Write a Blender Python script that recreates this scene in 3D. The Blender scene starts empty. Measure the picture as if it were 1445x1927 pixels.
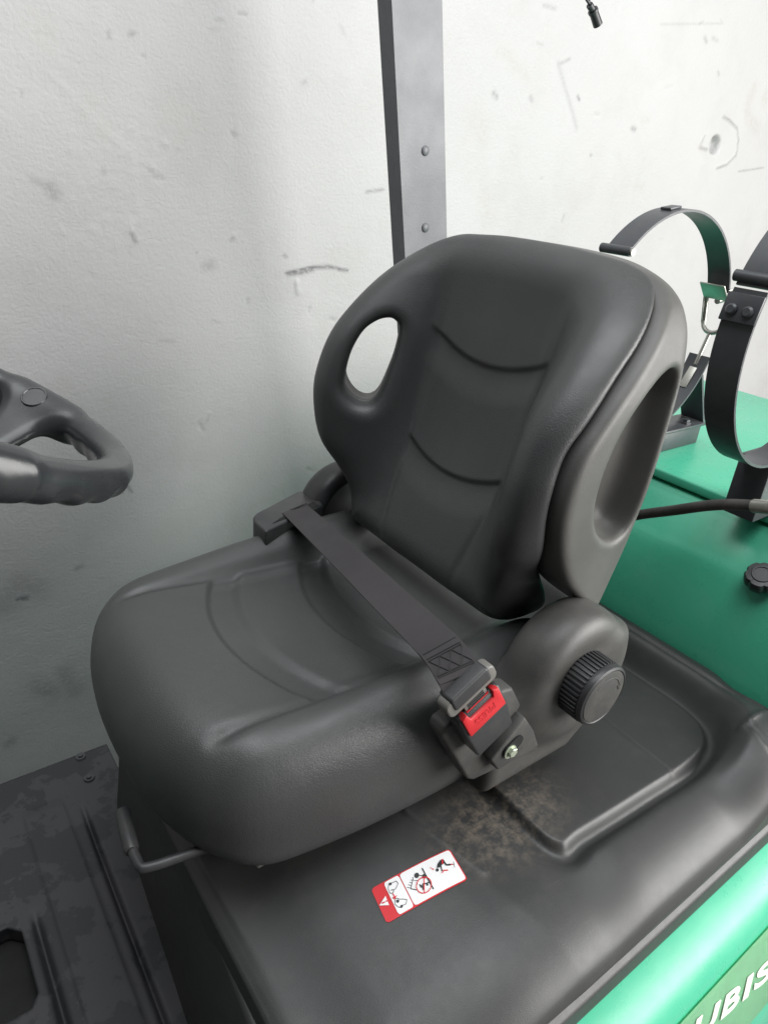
import bpy, bmesh, math, random
import numpy as np
from mathutils import Vector, Matrix, Euler
random.seed(7)
RNG = np.random.default_rng(7)
SC = bpy.context.scene
COL = SC.collection

# ------------------------------------------------------------------ camera
# world: x = towards the rear of the forklift, y = across it (away from the camera), z = up, hood top at z = 0
FPX, PW, PH = 1300.0, 1445.0, 1927.0
RC = np.array([[0.80527, -0.58755, 0.07966],
               [-0.20265, -0.40000, -0.89382],
               [0.55717, 0.70359, -0.44115]])
CAMP = np.array([0.0, 0.0, 0.75])
u_, s_, vt_ = np.linalg.svd(RC); RC = u_ @ vt_
cd = bpy.data.cameras.new('camera'); cam = bpy.data.objects.new('camera', cd); COL.objects.link(cam)
cd.sensor_fit = 'HORIZONTAL'; cd.sensor_width = 36.0; cd.lens = 36.0 * FPX / PW
cd.clip_start = 0.01; cd.clip_end = 60
cam.matrix_world = Matrix(((RC[0][0], -RC[1][0], -RC[2][0], CAMP[0]), (RC[0][1], -RC[1][1], -RC[2][1], CAMP[1]),
                           (RC[0][2], -RC[1][2], -RC[2][2], CAMP[2]), (0, 0, 0, 1)))
SC.camera = cam

# ------------------------------------------------------------------ light
w = bpy.data.worlds.new('World'); SC.world = w; w.use_nodes = True
bg = w.node_tree.nodes['Background']; bg.inputs[0].default_value = (0.86, 0.93, 1.0, 1); bg.inputs[1].default_value = 0.05
def area(name, loc, target, sx, sy, power, col=(1, 1, 1)):
    l = bpy.data.lights.new(name, 'AREA'); l.shape = 'RECTANGLE'; l.size = sx; l.size_y = sy; l.energy = power; l.color = col
    o = bpy.data.objects.new(name, l); COL.objects.link(o); o.location = loc
    o.rotation_euler = (Vector(target) - Vector(loc)).to_track_quat('-Z', 'Y').to_euler(); return o
area('door_daylight', (3.0, -2.2, 1.35), (0.9, 0.9, 0.2), 3.4, 2.6, 330, (1.0, 0.985, 0.96))
area('overhead_fill', (0.35, 0.35, 3.2), (0.9, 0.7, 0.0), 2.8, 1.8, 98, (0.95, 0.98, 1.0))  # added overhead fill for ambient light, lifts cushion top and counterweight slope
SC.view_settings.view_transform = 'Standard'; SC.view_settings.look = 'None'
SC.view_settings.exposure = 0.0; SC.view_settings.gamma = 1.0
SC.render.engine = 'CYCLES'; SC.cycles.max_bounces = 6

# ------------------------------------------------------------------ pixel rays (photograph 1445 x 1927)
def ray(p):
    return RC.T @ np.array([p[0] - PW / 2, p[1] - PH / 2, FPX])
def on_x(p, x): d = ray(p); return CAMP + d * ((x - CAMP[0]) / d[0])
def on_y(p, y): d = ray(p); return CAMP + d * ((y - CAMP[1]) / d[1])
def on_z(p, z): d = ray(p); return CAMP + d * ((z - CAMP[2]) / d[2])

# ------------------------------------------------------------------ materials
def new_mat(name):
    m = bpy.data.materials.new(name); m.use_nodes = True
    nt = m.node_tree; b = nt.nodes['Principled BSDF']; return m, nt, b
def N(nt, typ, **kw):
    n = nt.nodes.new(typ)
    for k, v in kw.items():
        if k in n.inputs: n.inputs[k].default_value = v
        else: setattr(n, k, v)
    return n
def L(nt, a, b): nt.links.new(a, b)
def coords(nt, scale=(1, 1, 1)):
    tc = N(nt, 'ShaderNodeNewGeometry'); mp = N(nt, 'ShaderNodeMapping'); mp.inputs['Scale'].default_value = scale
    L(nt, tc.outputs['Position'], mp.inputs['Vector']); return mp.outputs['Vector']
def ramp(nt, fac, stops):
    r = N(nt, 'ShaderNodeValToRGB'); e = r.color_ramp.elements
    while len(e) < len(stops): e.new(0.5)
    for i, (p, c) in enumerate(stops):
        e[i].position = p; e[i].color = c if len(c) == 4 else (*c, 1)
    L(nt, fac, r.inputs[0]); return r.outputs[0]
def mathn(nt, op, a, b=None, c=None):
    n = N(nt, 'ShaderNodeMath', operation=op)
    for i, v in enumerate((a, b, c)):
        if v is None: continue
        if isinstance(v, (int, float)): n.inputs[i].default_value = v
        else: L(nt, v, n.inputs[i])
    return n.outputs[0]
def mix(nt, fac, a, b, blend='MIX'):
    n = N(nt, 'ShaderNodeMix', data_type='RGBA', blend_type=blend)
    for i, v in ((0, fac), (6, a), (7, b)):
        if isinstance(v, (int, float)): n.inputs[i].default_value = v
        elif isinstance(v, tuple): n.inputs[i].default_value = v if len(v) == 4 else (*v, 1)
        else: L(nt, v, n.inputs[i])
    return n.outputs[2]
def noise(nt, vec, scale, detail=3, rough=.5):
    n = N(nt, 'ShaderNodeTexNoise', Scale=scale, Detail=detail, Roughness=rough); L(nt, vec, n.inputs['Vector']); return n.outputs[0]
def voro(nt, vec, scale, feature='F1', rnd=1.0):
    n = N(nt, 'ShaderNodeTexVoronoi', Scale=scale, Randomness=rnd); n.feature = feature; L(nt, vec, n.inputs['Vector']); return n.outputs[0]
def bump(nt, b, height, strength, dist, prev=None):
    n = N(nt, 'ShaderNodeBump', Strength=strength, Distance=dist); L(nt, height, n.inputs['Height'])
    if prev is not None: L(nt, prev, n.inputs['Normal'])
    L(nt, n.outputs[0], b.inputs['Normal']); return n.outputs[0]

def simple(name, col, rough=.5, metal=0.0, grain=0.0, gscale=600, var=.15, coat=0.0, dust=0.0, dustcol=(.16, .14, .12)):
    m, nt, b = new_mat(name); v = coords(nt)
    n1 = noise(nt, v, 9, 5, .6)
    c = mix(nt, ramp(nt, n1, [(.3, (0, 0, 0)), (.7, (1, 1, 1))]), tuple(x * (1 - var) for x in col), tuple(min(1, x * (1 + var)) for x in col))
    if dust:
        d = ramp(nt, noise(nt, v, 34, 8, .7), [(.45, (0, 0, 0)), (.75, (dust,) * 3)]); c = mix(nt, d, c, dustcol)
    L(nt, c, b.inputs['Base Color'])
    r = ramp(nt, noise(nt, v, 14, 6, .6), [(.3, (rough * .88,) * 3), (.7, (min(1, rough * 1.12),) * 3)]); L(nt, r, b.inputs['Roughness'])
    b.inputs['Metallic'].default_value = metal
    if coat: b.inputs['Coat Weight'].default_value = coat; b.inputs['Coat Roughness'].default_value = .18
    if grain: bump(nt, b, noise(nt, v, gscale, 2, .5), grain, .0006)
    return m

def leather_mat():
    m, nt, b = new_mat('black_vinyl'); v = coords(nt)
    n1 = noise(nt, v, 7, 5, .6)
    c = mix(nt, n1, (.040, .0415, .042), (.056, .0575, .057)); L(nt, c, b.inputs['Base Color'])
    g1 = voro(nt, v, 800, 'SMOOTH_F1')
    wv = N(nt, 'ShaderNodeMix', data_type='VECTOR'); wv.inputs[0].default_value = .012
    nz = N(nt, 'ShaderNodeTexNoise', Scale=60, Detail=3); L(nt, v, nz.inputs['Vector']); L(nt, v, wv.inputs[4]); L(nt, nz.outputs['Color'], wv.inputs[5])
    cr = voro(nt, wv.outputs[1], 330, 'DISTANCE_TO_EDGE')
    crm = ramp(nt, cr, [(0.0, (0, 0, 0)), (.12, (1, 1, 1))])
    amt = ramp(nt, noise(nt, v, 6, 3, .5), [(.40, (0, 0, 0)), (.56, (1, 1, 1))])
    crease = mix(nt, amt, (1, 1, 1), crm)
    p = bump(nt, b, g1, .15, .0006); bump(nt, b, crease, .26, .0006, p)
    r = ramp(nt, noise(nt, v, 18, 6, .65), [(.3, (.37,) * 3), (.72, (.50,) * 3)]); L(nt, r, b.inputs['Roughness'])
    b.inputs['Specular IOR Level'].default_value = .5
    return m
M = {}
M['vinyl'] = leather_mat()
M['hinge'] = simple('hinge_black_plastic', (.062, .061, .058), .46, grain=.5, gscale=900, dust=.2)
M['shell'] = simple('textured_black_plastic', (.098, .097, .092), .46, grain=.5, gscale=900, dust=.12)
M['dkplastic'] = simple('black_plastic', (.03, .031, .033), .42, grain=.3, gscale=700, dust=.12)
M['dirtyplastic'] = simple('dusty_black_plastic', (.05, .05, .048), .55, grain=.5, gscale=800, dust=.35)
M['web'] = simple('black_webbing', (.040, .036, .038), .85, var=.08)
M['thread'] = simple('black_thread', (.022, .022, .023), .8)
M['red'] = simple('red_plastic', (.50, .016, .022), .38, var=.08)
M['redtext'] = simple('red_relief', (.42, .012, .018), .4)
M['steel'] = simple('zinc_steel', (.42, .42, .38), .38, metal=.85, dust=.3, dustcol=(.2, .16, .12))
M['tonguesteel'] = simple('tongue_plastic', (.14, .135, .125), .36, dust=.2)
M['blacksteel'] = simple('black_painted_steel', (.05, .054, .060), .38, dust=.12)
M['guard'] = simple('dark_grey_guard_paint', (.12, .125, .135), .42, grain=.5, gscale=260)
M['wheelplastic'] = simple('glossy_black_wheel', (.02, .022, .024), .27, dust=.06)
M['rubber'] = simple('hose_rubber', (.04, .038, .036), .75, grain=.6, gscale=500, dust=.35)
M['dark'] = simple('black_void', (.006, .006, .006), .8)
M['white'] = simple('white_print', (.80, .80, .80), .4, var=.03)
M['lettering'] = simple('cream_lettering', (.82, .83, .72), .4, var=.03)
M['stickerred'] = simple('sticker_red', (.60, .008, .016), .5, var=.04)
M['stickerblack'] = simple('sticker_black', (.015, .015, .016), .45)
M['greenbolt'] = simple('tinted_zinc_bolt', (.42, .47, .36), .35, metal=.5)
M['concrete'] = simple('concrete_floor', (.16, .16, .155), .8, dust=.3)

def green_mat():
    m, nt, b = new_mat('green_paint'); v = coords(nt)
    c = mix(nt, noise(nt, v, 5, 5, .6), (.058, .40, .245), (.075, .46, .29))
    d = ramp(nt, noise(nt, v, 16, 8, .7), [(.5, (0, 0, 0)), (.8, (.12,) * 3)]); c = mix(nt, d, c, (.30, .40, .30))
    sp = ramp(nt, voro(nt, v, 60), [(0.0, (1, 1, 1)), (.05, (0, 0, 0))]); c = mix(nt, mathn(nt, 'MULTIPLY', sp, .5), c, (.03, .09, .06))
    L(nt, c, b.inputs['Base Color'])
    r = ramp(nt, noise(nt, v, 20, 6, .6), [(.3, (.24,) * 3), (.7, (.34,) * 3)]); L(nt, r, b.inputs['Roughness'])
    bump(nt, b, noise(nt, v, 320, 2), .12, .0006)
    return m
M['green'] = green_mat()
M['strip'] = simple('reflection_tinted_strip', (.33, .68, .42), .35, var=.1, dust=.1, dustcol=(.35, .42, .25))  # panel green made paler and yellower, a warm ground reflection put into the colour

def hood_mat():
    m, nt, b = new_mat('hood_plastic'); v = coords(nt)
    c = mix(nt, noise(nt, v, 6, 5, .6), (.028, .029, .030), (.042, .042, .041))
    # dusty, stained patch round the foot of the buckle bracket
    gx = N(nt, 'ShaderNodeSeparateXYZ'); L(nt, v, gx.inputs[0])
    dx = mathn(nt, 'DIVIDE', mathn(nt, 'SUBTRACT', gx.outputs[0], .545), .13); dy = mathn(nt, 'DIVIDE', mathn(nt, 'SUBTRACT', gx.outputs[1], .39), .085)
    rr = mathn(nt, 'SQRT', mathn(nt, 'ADD', mathn(nt, 'MULTIPLY', dx, dx), mathn(nt, 'MULTIPLY', dy, dy)))
    near = ramp(nt, rr, [(.2, (1, 1, 1)), (1.0, (0, 0, 0))])
    st = ramp(nt, noise(nt, v, 55, 9, .75), [(.44, (0, 0, 0)), (.66, (1, 1, 1))])
    c = mix(nt, mathn(nt, 'MULTIPLY', mathn(nt, 'MULTIPLY', near, st), .8), c, (.20, .165, .13))
    d = ramp(nt, noise(nt, v, 22, 8, .7), [(.5, (0, 0, 0)), (.85, (.30,) * 3)]); c = mix(nt, d, c, (.085, .082, .076))
    spk = ramp(nt, voro(nt, v, 110), [(0.0, (1, 1, 1)), (.04, (0, 0, 0))]); c = mix(nt, mathn(nt, 'MULTIPLY', spk, .4), c, (.3, .28, .25))
    mp = N(nt, 'ShaderNodeMapping'); mp.inputs['Scale'].default_value = (1, 9, 4); mp.inputs['Rotation'].default_value = (0, 0, .5); L(nt, v, mp.inputs['Vector'])
    sc = ramp(nt, noise(nt, mp.outputs[0], 26, 4, .6), [(.70, (0, 0, 0)), (.78, (.22,) * 3)]); c = mix(nt, sc, c, (.16, .16, .155))
    L(nt, c, b.inputs['Base Color'])
    r = ramp(nt, noise(nt, v, 70, 7, .65), [(.3, (.41,) * 3), (.7, (.47,) * 3)]); L(nt, r, b.inputs['Roughness'])
    bump(nt, b, noise(nt, v, 900, 2), .35, .0005)
    return m
M['hood'] = hood_mat()

def floor_mat():
    m, nt, b = new_mat('worn_floor_plate'); v = coords(nt)
    n = noise(nt, v, 12, 8, .66)
    patch = ramp(nt, n, [(.495, (0, 0, 0)), (.515, (1, 1, 1))])
    c = mix(nt, patch, (.021, .023, .025), (.040, .040, .043))
    c = mix(nt, ramp(nt, noise(nt, v, 90, 6, .7), [(.62, (0, 0, 0)), (.7, (.7,) * 3)]), c, (.015, .015, .016))
    L(nt, c, b.inputs['Base Color']); b.inputs['Roughness'].default_value = .6
    bump(nt, b, patch, .3, .0006); return m
M['floor'] = floor_mat()

def wall_mat():
    m, nt, b = new_mat('scuffed_white_plaster'); v = coords(nt)
    c = mix(nt, noise(nt, v, 1.6, 5, .6), (.40, .397, .394), (.465, .465, .465))
    c = mix(nt, ramp(nt, noise(nt, v, 5, 6, .65), [(.5, (0, 0, 0)), (.75, (.30,) * 3)]), c, (.335, .325, .312))
    a = N(nt, 'ShaderNodeAttribute'); a.attribute_name = 'dirt'
    br = mathn(nt, 'MULTIPLY', a.outputs['Fac'], ramp(nt, noise(nt, v, 110, 8, .75), [(.30, (.12,) * 3), (.52, (1.0,) * 3)]))
    c = mix(nt, br, c, (.085, .085, .09))
    a2 = N(nt, 'ShaderNodeAttribute'); a2.attribute_name = 'stain'
    c = mix(nt, mathn(nt, 'MULTIPLY', a2.outputs['Fac'], ramp(nt, noise(nt, v, 60, 8, .75), [(.38, (.05,) * 3), (.62, (.8,) * 3)])), c, (.36, .33, .29))
    # sparse little scuffs and flecks
    vv = N(nt, 'ShaderNodeTexVoronoi', Scale=11.0); L(nt, v, vv.inputs['Vector'])
    pick = mathn(nt, 'GREATER_THAN', noise(nt, vv.outputs['Color'], 3.3, 0), .52)
    fl = ramp(nt, mathn(nt, 'ADD', vv.outputs['Distance'], mathn(nt, 'MULTIPLY', noise(nt, v, 120, 3), .06)), [(.035, (1, 1, 1)), (.058, (0, 0, 0))])
    c = mix(nt, mathn(nt, 'MULTIPLY', mathn(nt, 'MULTIPLY', fl, pick), .22), c, (.16, .155, .15))
    mp = N(nt, 'ShaderNodeMapping'); mp.inputs['Scale'].default_value = (2.2, 1, 22); mp.inputs['Rotation'].default_value = (0, .35, 0); L(nt, v, mp.inputs['Vector'])
    sc = ramp(nt, noise(nt, mp.outputs[0], 2.6, 5, .65), [(.74, (0, 0, 0)), (.80, (.18,) * 3)])
    c = mix(nt, sc, c, (.38, .37, .36))
    L(nt, c, b.inputs['Base Color']); b.inputs['Roughness'].default_value = .62
    p = bump(nt, b, noise(nt, v, 150, 3, .55), .34, .003); bump(nt, b, noise(nt, v, 14, 5, .6), .13, .012, p)
    return m
M['wall'] = wall_mat()

# ------------------------------------------------------------------ object helpers
def link(name, me, mat, parent=None):
    o = bpy.data.objects.new(name, me); COL.objects.link(o)
    if mat is not None and not me.materials: me.materials.append(M[mat])
    if parent is not None: o.parent = parent
    return o
def tag(o, label, cat, group=None, kind=None):
    o['label'] = label; o['category'] = cat
    if group: o['group'] = group
    if kind: o['kind'] = kind
    return o
def thing(name, label, cat, loc, group=None):
    e = bpy.data.objects.new(name, None); COL.objects.link(e); e.empty_display_size = .05
    e['loc0'] = 0; del e['loc0']; e.location = loc; return tag(e, label, cat, group)
def keep(o, parent):          # parent without moving the world-space mesh
    o.parent = parent; o.matrix_parent_inverse = Matrix.Translation(-Vector(parent.location)) if parent.type == 'EMPTY' else Matrix.Identity(4)
    return o
def mesh(name, verts, faces, mat, parent=None, smooth=False):
    me = bpy.data.meshes.new(name); me.from_pydata([tuple(map(float, v)) for v in verts], [], [tuple(map(int, f)) for f in faces]); me.update()
    if smooth: me.polygons.foreach_set('use_smooth', [True] * len(me.polygons))
    o = link(name, me, mat)
    if parent is not None: keep(o, parent)
    return o
def mesh_np(name, V, Q, mat, parent=None, smooth=True):
    me = bpy.data.meshes.new(name); n, k = Q.shape
    me.vertices.add(len(V)); me.vertices.foreach_set('co', V.astype(np.float32).ravel())
    me.loops.add(n * k); me.loops.foreach_set('vertex_index', Q.astype(np.int32).ravel())
    me.polygons.add(n); me.polygons.foreach_set('loop_start', np.arange(0, n * k, k, dtype=np.int32))
    me.polygons.foreach_set('use_smooth', np.full(n, smooth)); me.update(calc_edges=True); me.validate()
    o = link(name, me, mat)
    if parent is not None: keep(o, parent)
    return o
def from_bm(name, bm, mat, parent=None, smooth=False):
    me = bpy.data.meshes.new(name); bmesh.ops.recalc_face_normals(bm, faces=bm.faces[:]); bm.to_mesh(me); bm.free()
    if smooth:
        me.polygons.foreach_set('use_smooth', [True] * len(me.polygons)); me.set_sharp_from_angle(angle=math.radians(38))
    o = link(name, me, mat)
    if parent is not None: keep(o, parent)
    return o
def bevel(bm, w, seg=3):
    es = [e for e in bm.edges if len(e.link_faces) == 2 and e.calc_face_angle(0) > .5]
    bmesh.ops.bevel(bm, geom=es, offset=w, segments=seg, affect='EDGES', profile=.5, clamp_overlap=True)
def prism_bm(poly, fn, t0, t1):
    """poly: list of 2D points; fn(a, b, t) -> 3D"""
    bm = bmesh.new(); n = len(poly)
    A = [bm.verts.new(fn(a, b, t0)) for a, b in poly]; B = [bm.verts.new(fn(a, b, t1)) for a, b in poly]
    bm.faces.new(A); bm.faces.new(B[::-1])
    for i in range(n): bm.faces.new((A[i], B[i], B[(i + 1) % n], A[(i + 1) % n]))
    bmesh.ops.recalc_face_normals(bm, faces=bm.faces[:]); return bm
def tube(name, pts, r, mat, parent=None, seg=14, closed=False, cap=True):
    pts = [Vector(p) for p in pts]; n = len(pts); V = []; F = []
    rr = r if hasattr(r, '__len__') else [r] * n
    up = Vector((0, 0, 1)); prev = None
    for i, p in enumerate(pts):
        t = (pts[min(i + 1, n - 1)] - pts[max(i - 1, 0)]).normalized()
        if prev is None:
            a = t.cross(up if abs(t.z) < .9 else Vector((1, 0, 0))).normalized()
        else: a = (prev - t * prev.dot(t)).normalized()
        b = t.cross(a); prev = a
        for k in range(seg):
            q = 2 * math.pi * k / seg; V.append(p + (a * math.cos(q) + b * math.sin(q)) * rr[i])
    for i in range(n - 1):
        for k in range(seg):
            F.append((i * seg + k, i * seg + (k + 1) % seg, (i + 1) * seg + (k + 1) % seg, (i + 1) * seg + k))
    if cap: F.append(tuple(range(seg))[::-1]); F.append(tuple((n - 1) * seg + k for k in range(seg)))
    o = mesh(name, V, F, mat, parent, True); o.data.set_sharp_from_angle(angle=math.radians(50)); return o
def spline(pts, n=12):
    P = [np.array(p, float) for p in pts]; P = [2 * P[0] - P[1]] + P + [2 * P[-1] - P[-2]]; out = []
    for i in range(1, len(P) - 2):
        for k in range(n):
            t = k / n; a, b, c, d = P[i - 1:i + 3]
            out.append(.5 * (2 * b + (c - a) * t + (2 * a - 5 * b + 4 * c - d) * t * t + (3 * b - a - 3 * c + d) * t ** 3))
    out.append(P[-2]); return out
def closed_spline(pts, n=10):
    P = [np.array(p, float) for p in pts]; m = len(P); out = []
    for i in range(m):
        a, b, c, d = P[(i - 1) % m], P[i], P[(i + 1) % m], P[(i + 2) % m]
        for k in range(n):
            t = k / n
            out.append(.5 * (2 * b + (c - a) * t + (2 * a - 5 * b + 4 * c - d) * t * t + (3 * b - a - 3 * c + d) * t ** 3))
    return np.array(out)
def curve1(xs, ys, n=400):
    P = spline(list(zip(xs, ys)), 24); P = np.array(P); g = np.linspace(xs[0], xs[-1], n); v = np.interp(g, P[:, 0], P[:, 1])
    return lambda t: np.interp(t, g, v)

# ------------------------------------------------------------------ implicit surfaces -> meshes
def smax(a, b, k):
    h = np.maximum(k - np.abs(a - b), 0) / k; return np.maximum(a, b) + h * h * k * .25
def smin(a, b, k): return -smax(-a, -b, k)
def sstep(a, b, x):
    t = np.clip((x - a) / (b - a), 0, 1); return t * t * (3 - 2 * t)
def gauss(x, w): return np.exp(-(x / w) ** 2)
class Poly2:
    """signed distance to a closed polygon, tabulated"""
    def __init__(s, pts, h=.003, pad=.16):
        P = np.asarray(pts); s.lo = P.min(0) - pad; hi = P.max(0) + pad; s.h = h
        s.n = np.ceil((hi - s.lo) / h).astype(int) + 1
        X, Y = np.meshgrid(*[s.lo[i] + h * np.arange(s.n[i]) for i in (0, 1)], indexing='ij')
        D = np.full(X.shape, 1e9); ins = np.zeros(X.shape, bool)
        for i in range(len(P)):
            a, b = P[i], P[(i + 1) % len(P)]; e = b - a; l = max(e @ e, 1e-12)
            t = np.clip(((X - a[0]) * e[0] + (Y - a[1]) * e[1]) / l, 0, 1)
            D = np.minimum(D, (X - a[0] - t * e[0]) ** 2 + (Y - a[1] - t * e[1]) ** 2)
            if abs(e[1]) > 1e-12: ins ^= ((a[1] > Y) != (b[1] > Y)) & (X < e[0] * (Y - a[1]) / e[1] + a[0])
        s.T = np.sqrt(D) * np.where(ins, -1, 1)
    def __call__(s, x, y):
        u = np.clip((x - s.lo[0]) / s.h, 0, s.n[0] - 1.001); v = np.clip((y - s.lo[1]) / s.h, 0, s.n[1] - 1.001)
        i = u.astype(int); j = v.astype(int); a = u - i; b = v - j; T = s.T
        return (T[i, j] * (1 - a) * (1 - b) + T[i + 1, j] * a * (1 - b) + T[i, j + 1] * (1 - a) * b + T[i + 1, j + 1] * a * b)
def implicit(name, f, lo, hi, h, mat, parent=None, lip=2.0, C=6):
    lo = np.array(lo, float); hi = np.array(hi, float)
    nc = np.ceil((hi - lo) / (h * C)).astype(int); n = nc * C + 1
    ax = [lo[i] + h * np.arange(n[i]) for i in range(3)]
    cc = np.meshgrid(*[lo[i] + h * C * (np.arange(nc[i]) + .5) for i in range(3)], indexing='ij')
    Fc = f(*cc); near = np.abs(Fc) < lip * h * C * .87 * 1.15
    F = np.full(n, 1.0, np.float32)
    up = np.where(Fc < 0, -1.0, 1.0).astype(np.float32)
    F[:-1, :-1, :-1] = up.repeat(C, 0).repeat(C, 1).repeat(C, 2)
    mask = np.zeros(n, bool); mk = near.repeat(C, 0).repeat(C, 1).repeat(C, 2)
    for d in np.ndindex(2, 2, 2):
        mask[d[0]:d[0] + mk.shape[0], d[1]:d[1] + mk.shape[1], d[2]:d[2] + mk.shape[2]] |= mk
    I = np.nonzero(mask); F[mask] = f(ax[0][I[0]], ax[1][I[1]], ax[2][I[2]])
    S = F < 0
    cnt = sum(S[a:n[0] - 1 + a, b:n[1] - 1 + b, c:n[2] - 1 + c].astype(np.int8) for a, b, c in np.ndindex(2, 2, 2))
    act = (cnt > 0) & (cnt < 8); A = np.argwhere(act); idx = np.full(act.shape, -1, np.int64); idx[act] = np.arange(len(A))
    corner = np.array(list(np.ndindex(2, 2, 2)))
    vals = np.stack([F[A[:, 0] + c[0], A[:, 1] + c[1], A[:, 2] + c[2]] for c in corner], 1).astype(float)
    pos = np.zeros((len(A), 3)); num = np.zeros(len(A))
    for i in range(8):
        for j in range(i + 1, 8):
            if np.abs(corner[i] - corner[j]).sum() != 1: continue
            a, b = vals[:, i], vals[:, j]; m = (a < 0) != (b < 0)
            t = np.where(m, a / np.where(a - b == 0, 1, a - b), 0)
            pos += m[:, None] * (corner[i] + t[:, None] * (corner[j] - corner[i])); num += m
    V = lo + h * (A + pos / np.maximum(num, 1)[:, None]); Q = []
    for d in range(3):
        e1, e2 = (d + 1) % 3, (d + 2) % 3
        sl0 = [slice(0, n[k]) for k in range(3)]; sl1 = list(sl0); sl0[d] = slice(0, n[d] - 1); sl1[d] = slice(1, n[d])
        a = S[tuple(sl0)]; b = S[tuple(sl1)]; E = np.argwhere(a != b)
        E = E[(E[:, e1] > 0) & (E[:, e1] < n[e1] - 1) & (E[:, e2] > 0) & (E[:, e2] < n[e2] - 1)]
        flip = ~a[tuple(E.T)]; q = []
        for o1, o2 in ((0, 0), (-1, 0), (-1, -1), (0, -1)):
            c = E.copy(); c[:, e1] += o1; c[:, e2] += o2; q.append(idx[tuple(c.T)])
        q = np.stack(q, 1); q[flip] = q[flip][:, ::-1]; Q.append(q)
    Q = np.concatenate(Q); Q = Q[(Q >= 0).all(1)]
    ep = h * .15
    for _ in range(3):
        f0 = f(*V.T); g = np.stack([(f(*(V + ep * np.eye(3)[k]).T) - f(*(V - ep * np.eye(3)[k]).T)) / (2 * ep) for k in range(3)], 1)
        st = f0 / np.maximum((g * g).sum(1), .05); dl = g * st[:, None]; ln = np.linalg.norm(dl, axis=1)
        V -= dl * np.minimum(1, h * .5 / np.maximum(ln, 1e-9))[:, None]
    return mesh_np(name, V, Q, mat, parent)

# ================================================================== SETTING
G = -1.05
m_ = mesh('ground', [(-8, -8, G), (12, -8, G), (12, 8, G), (-8, 8, G)], [(0, 1, 2, 3)], 'concrete'); m_['kind'] = 'structure'

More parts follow.
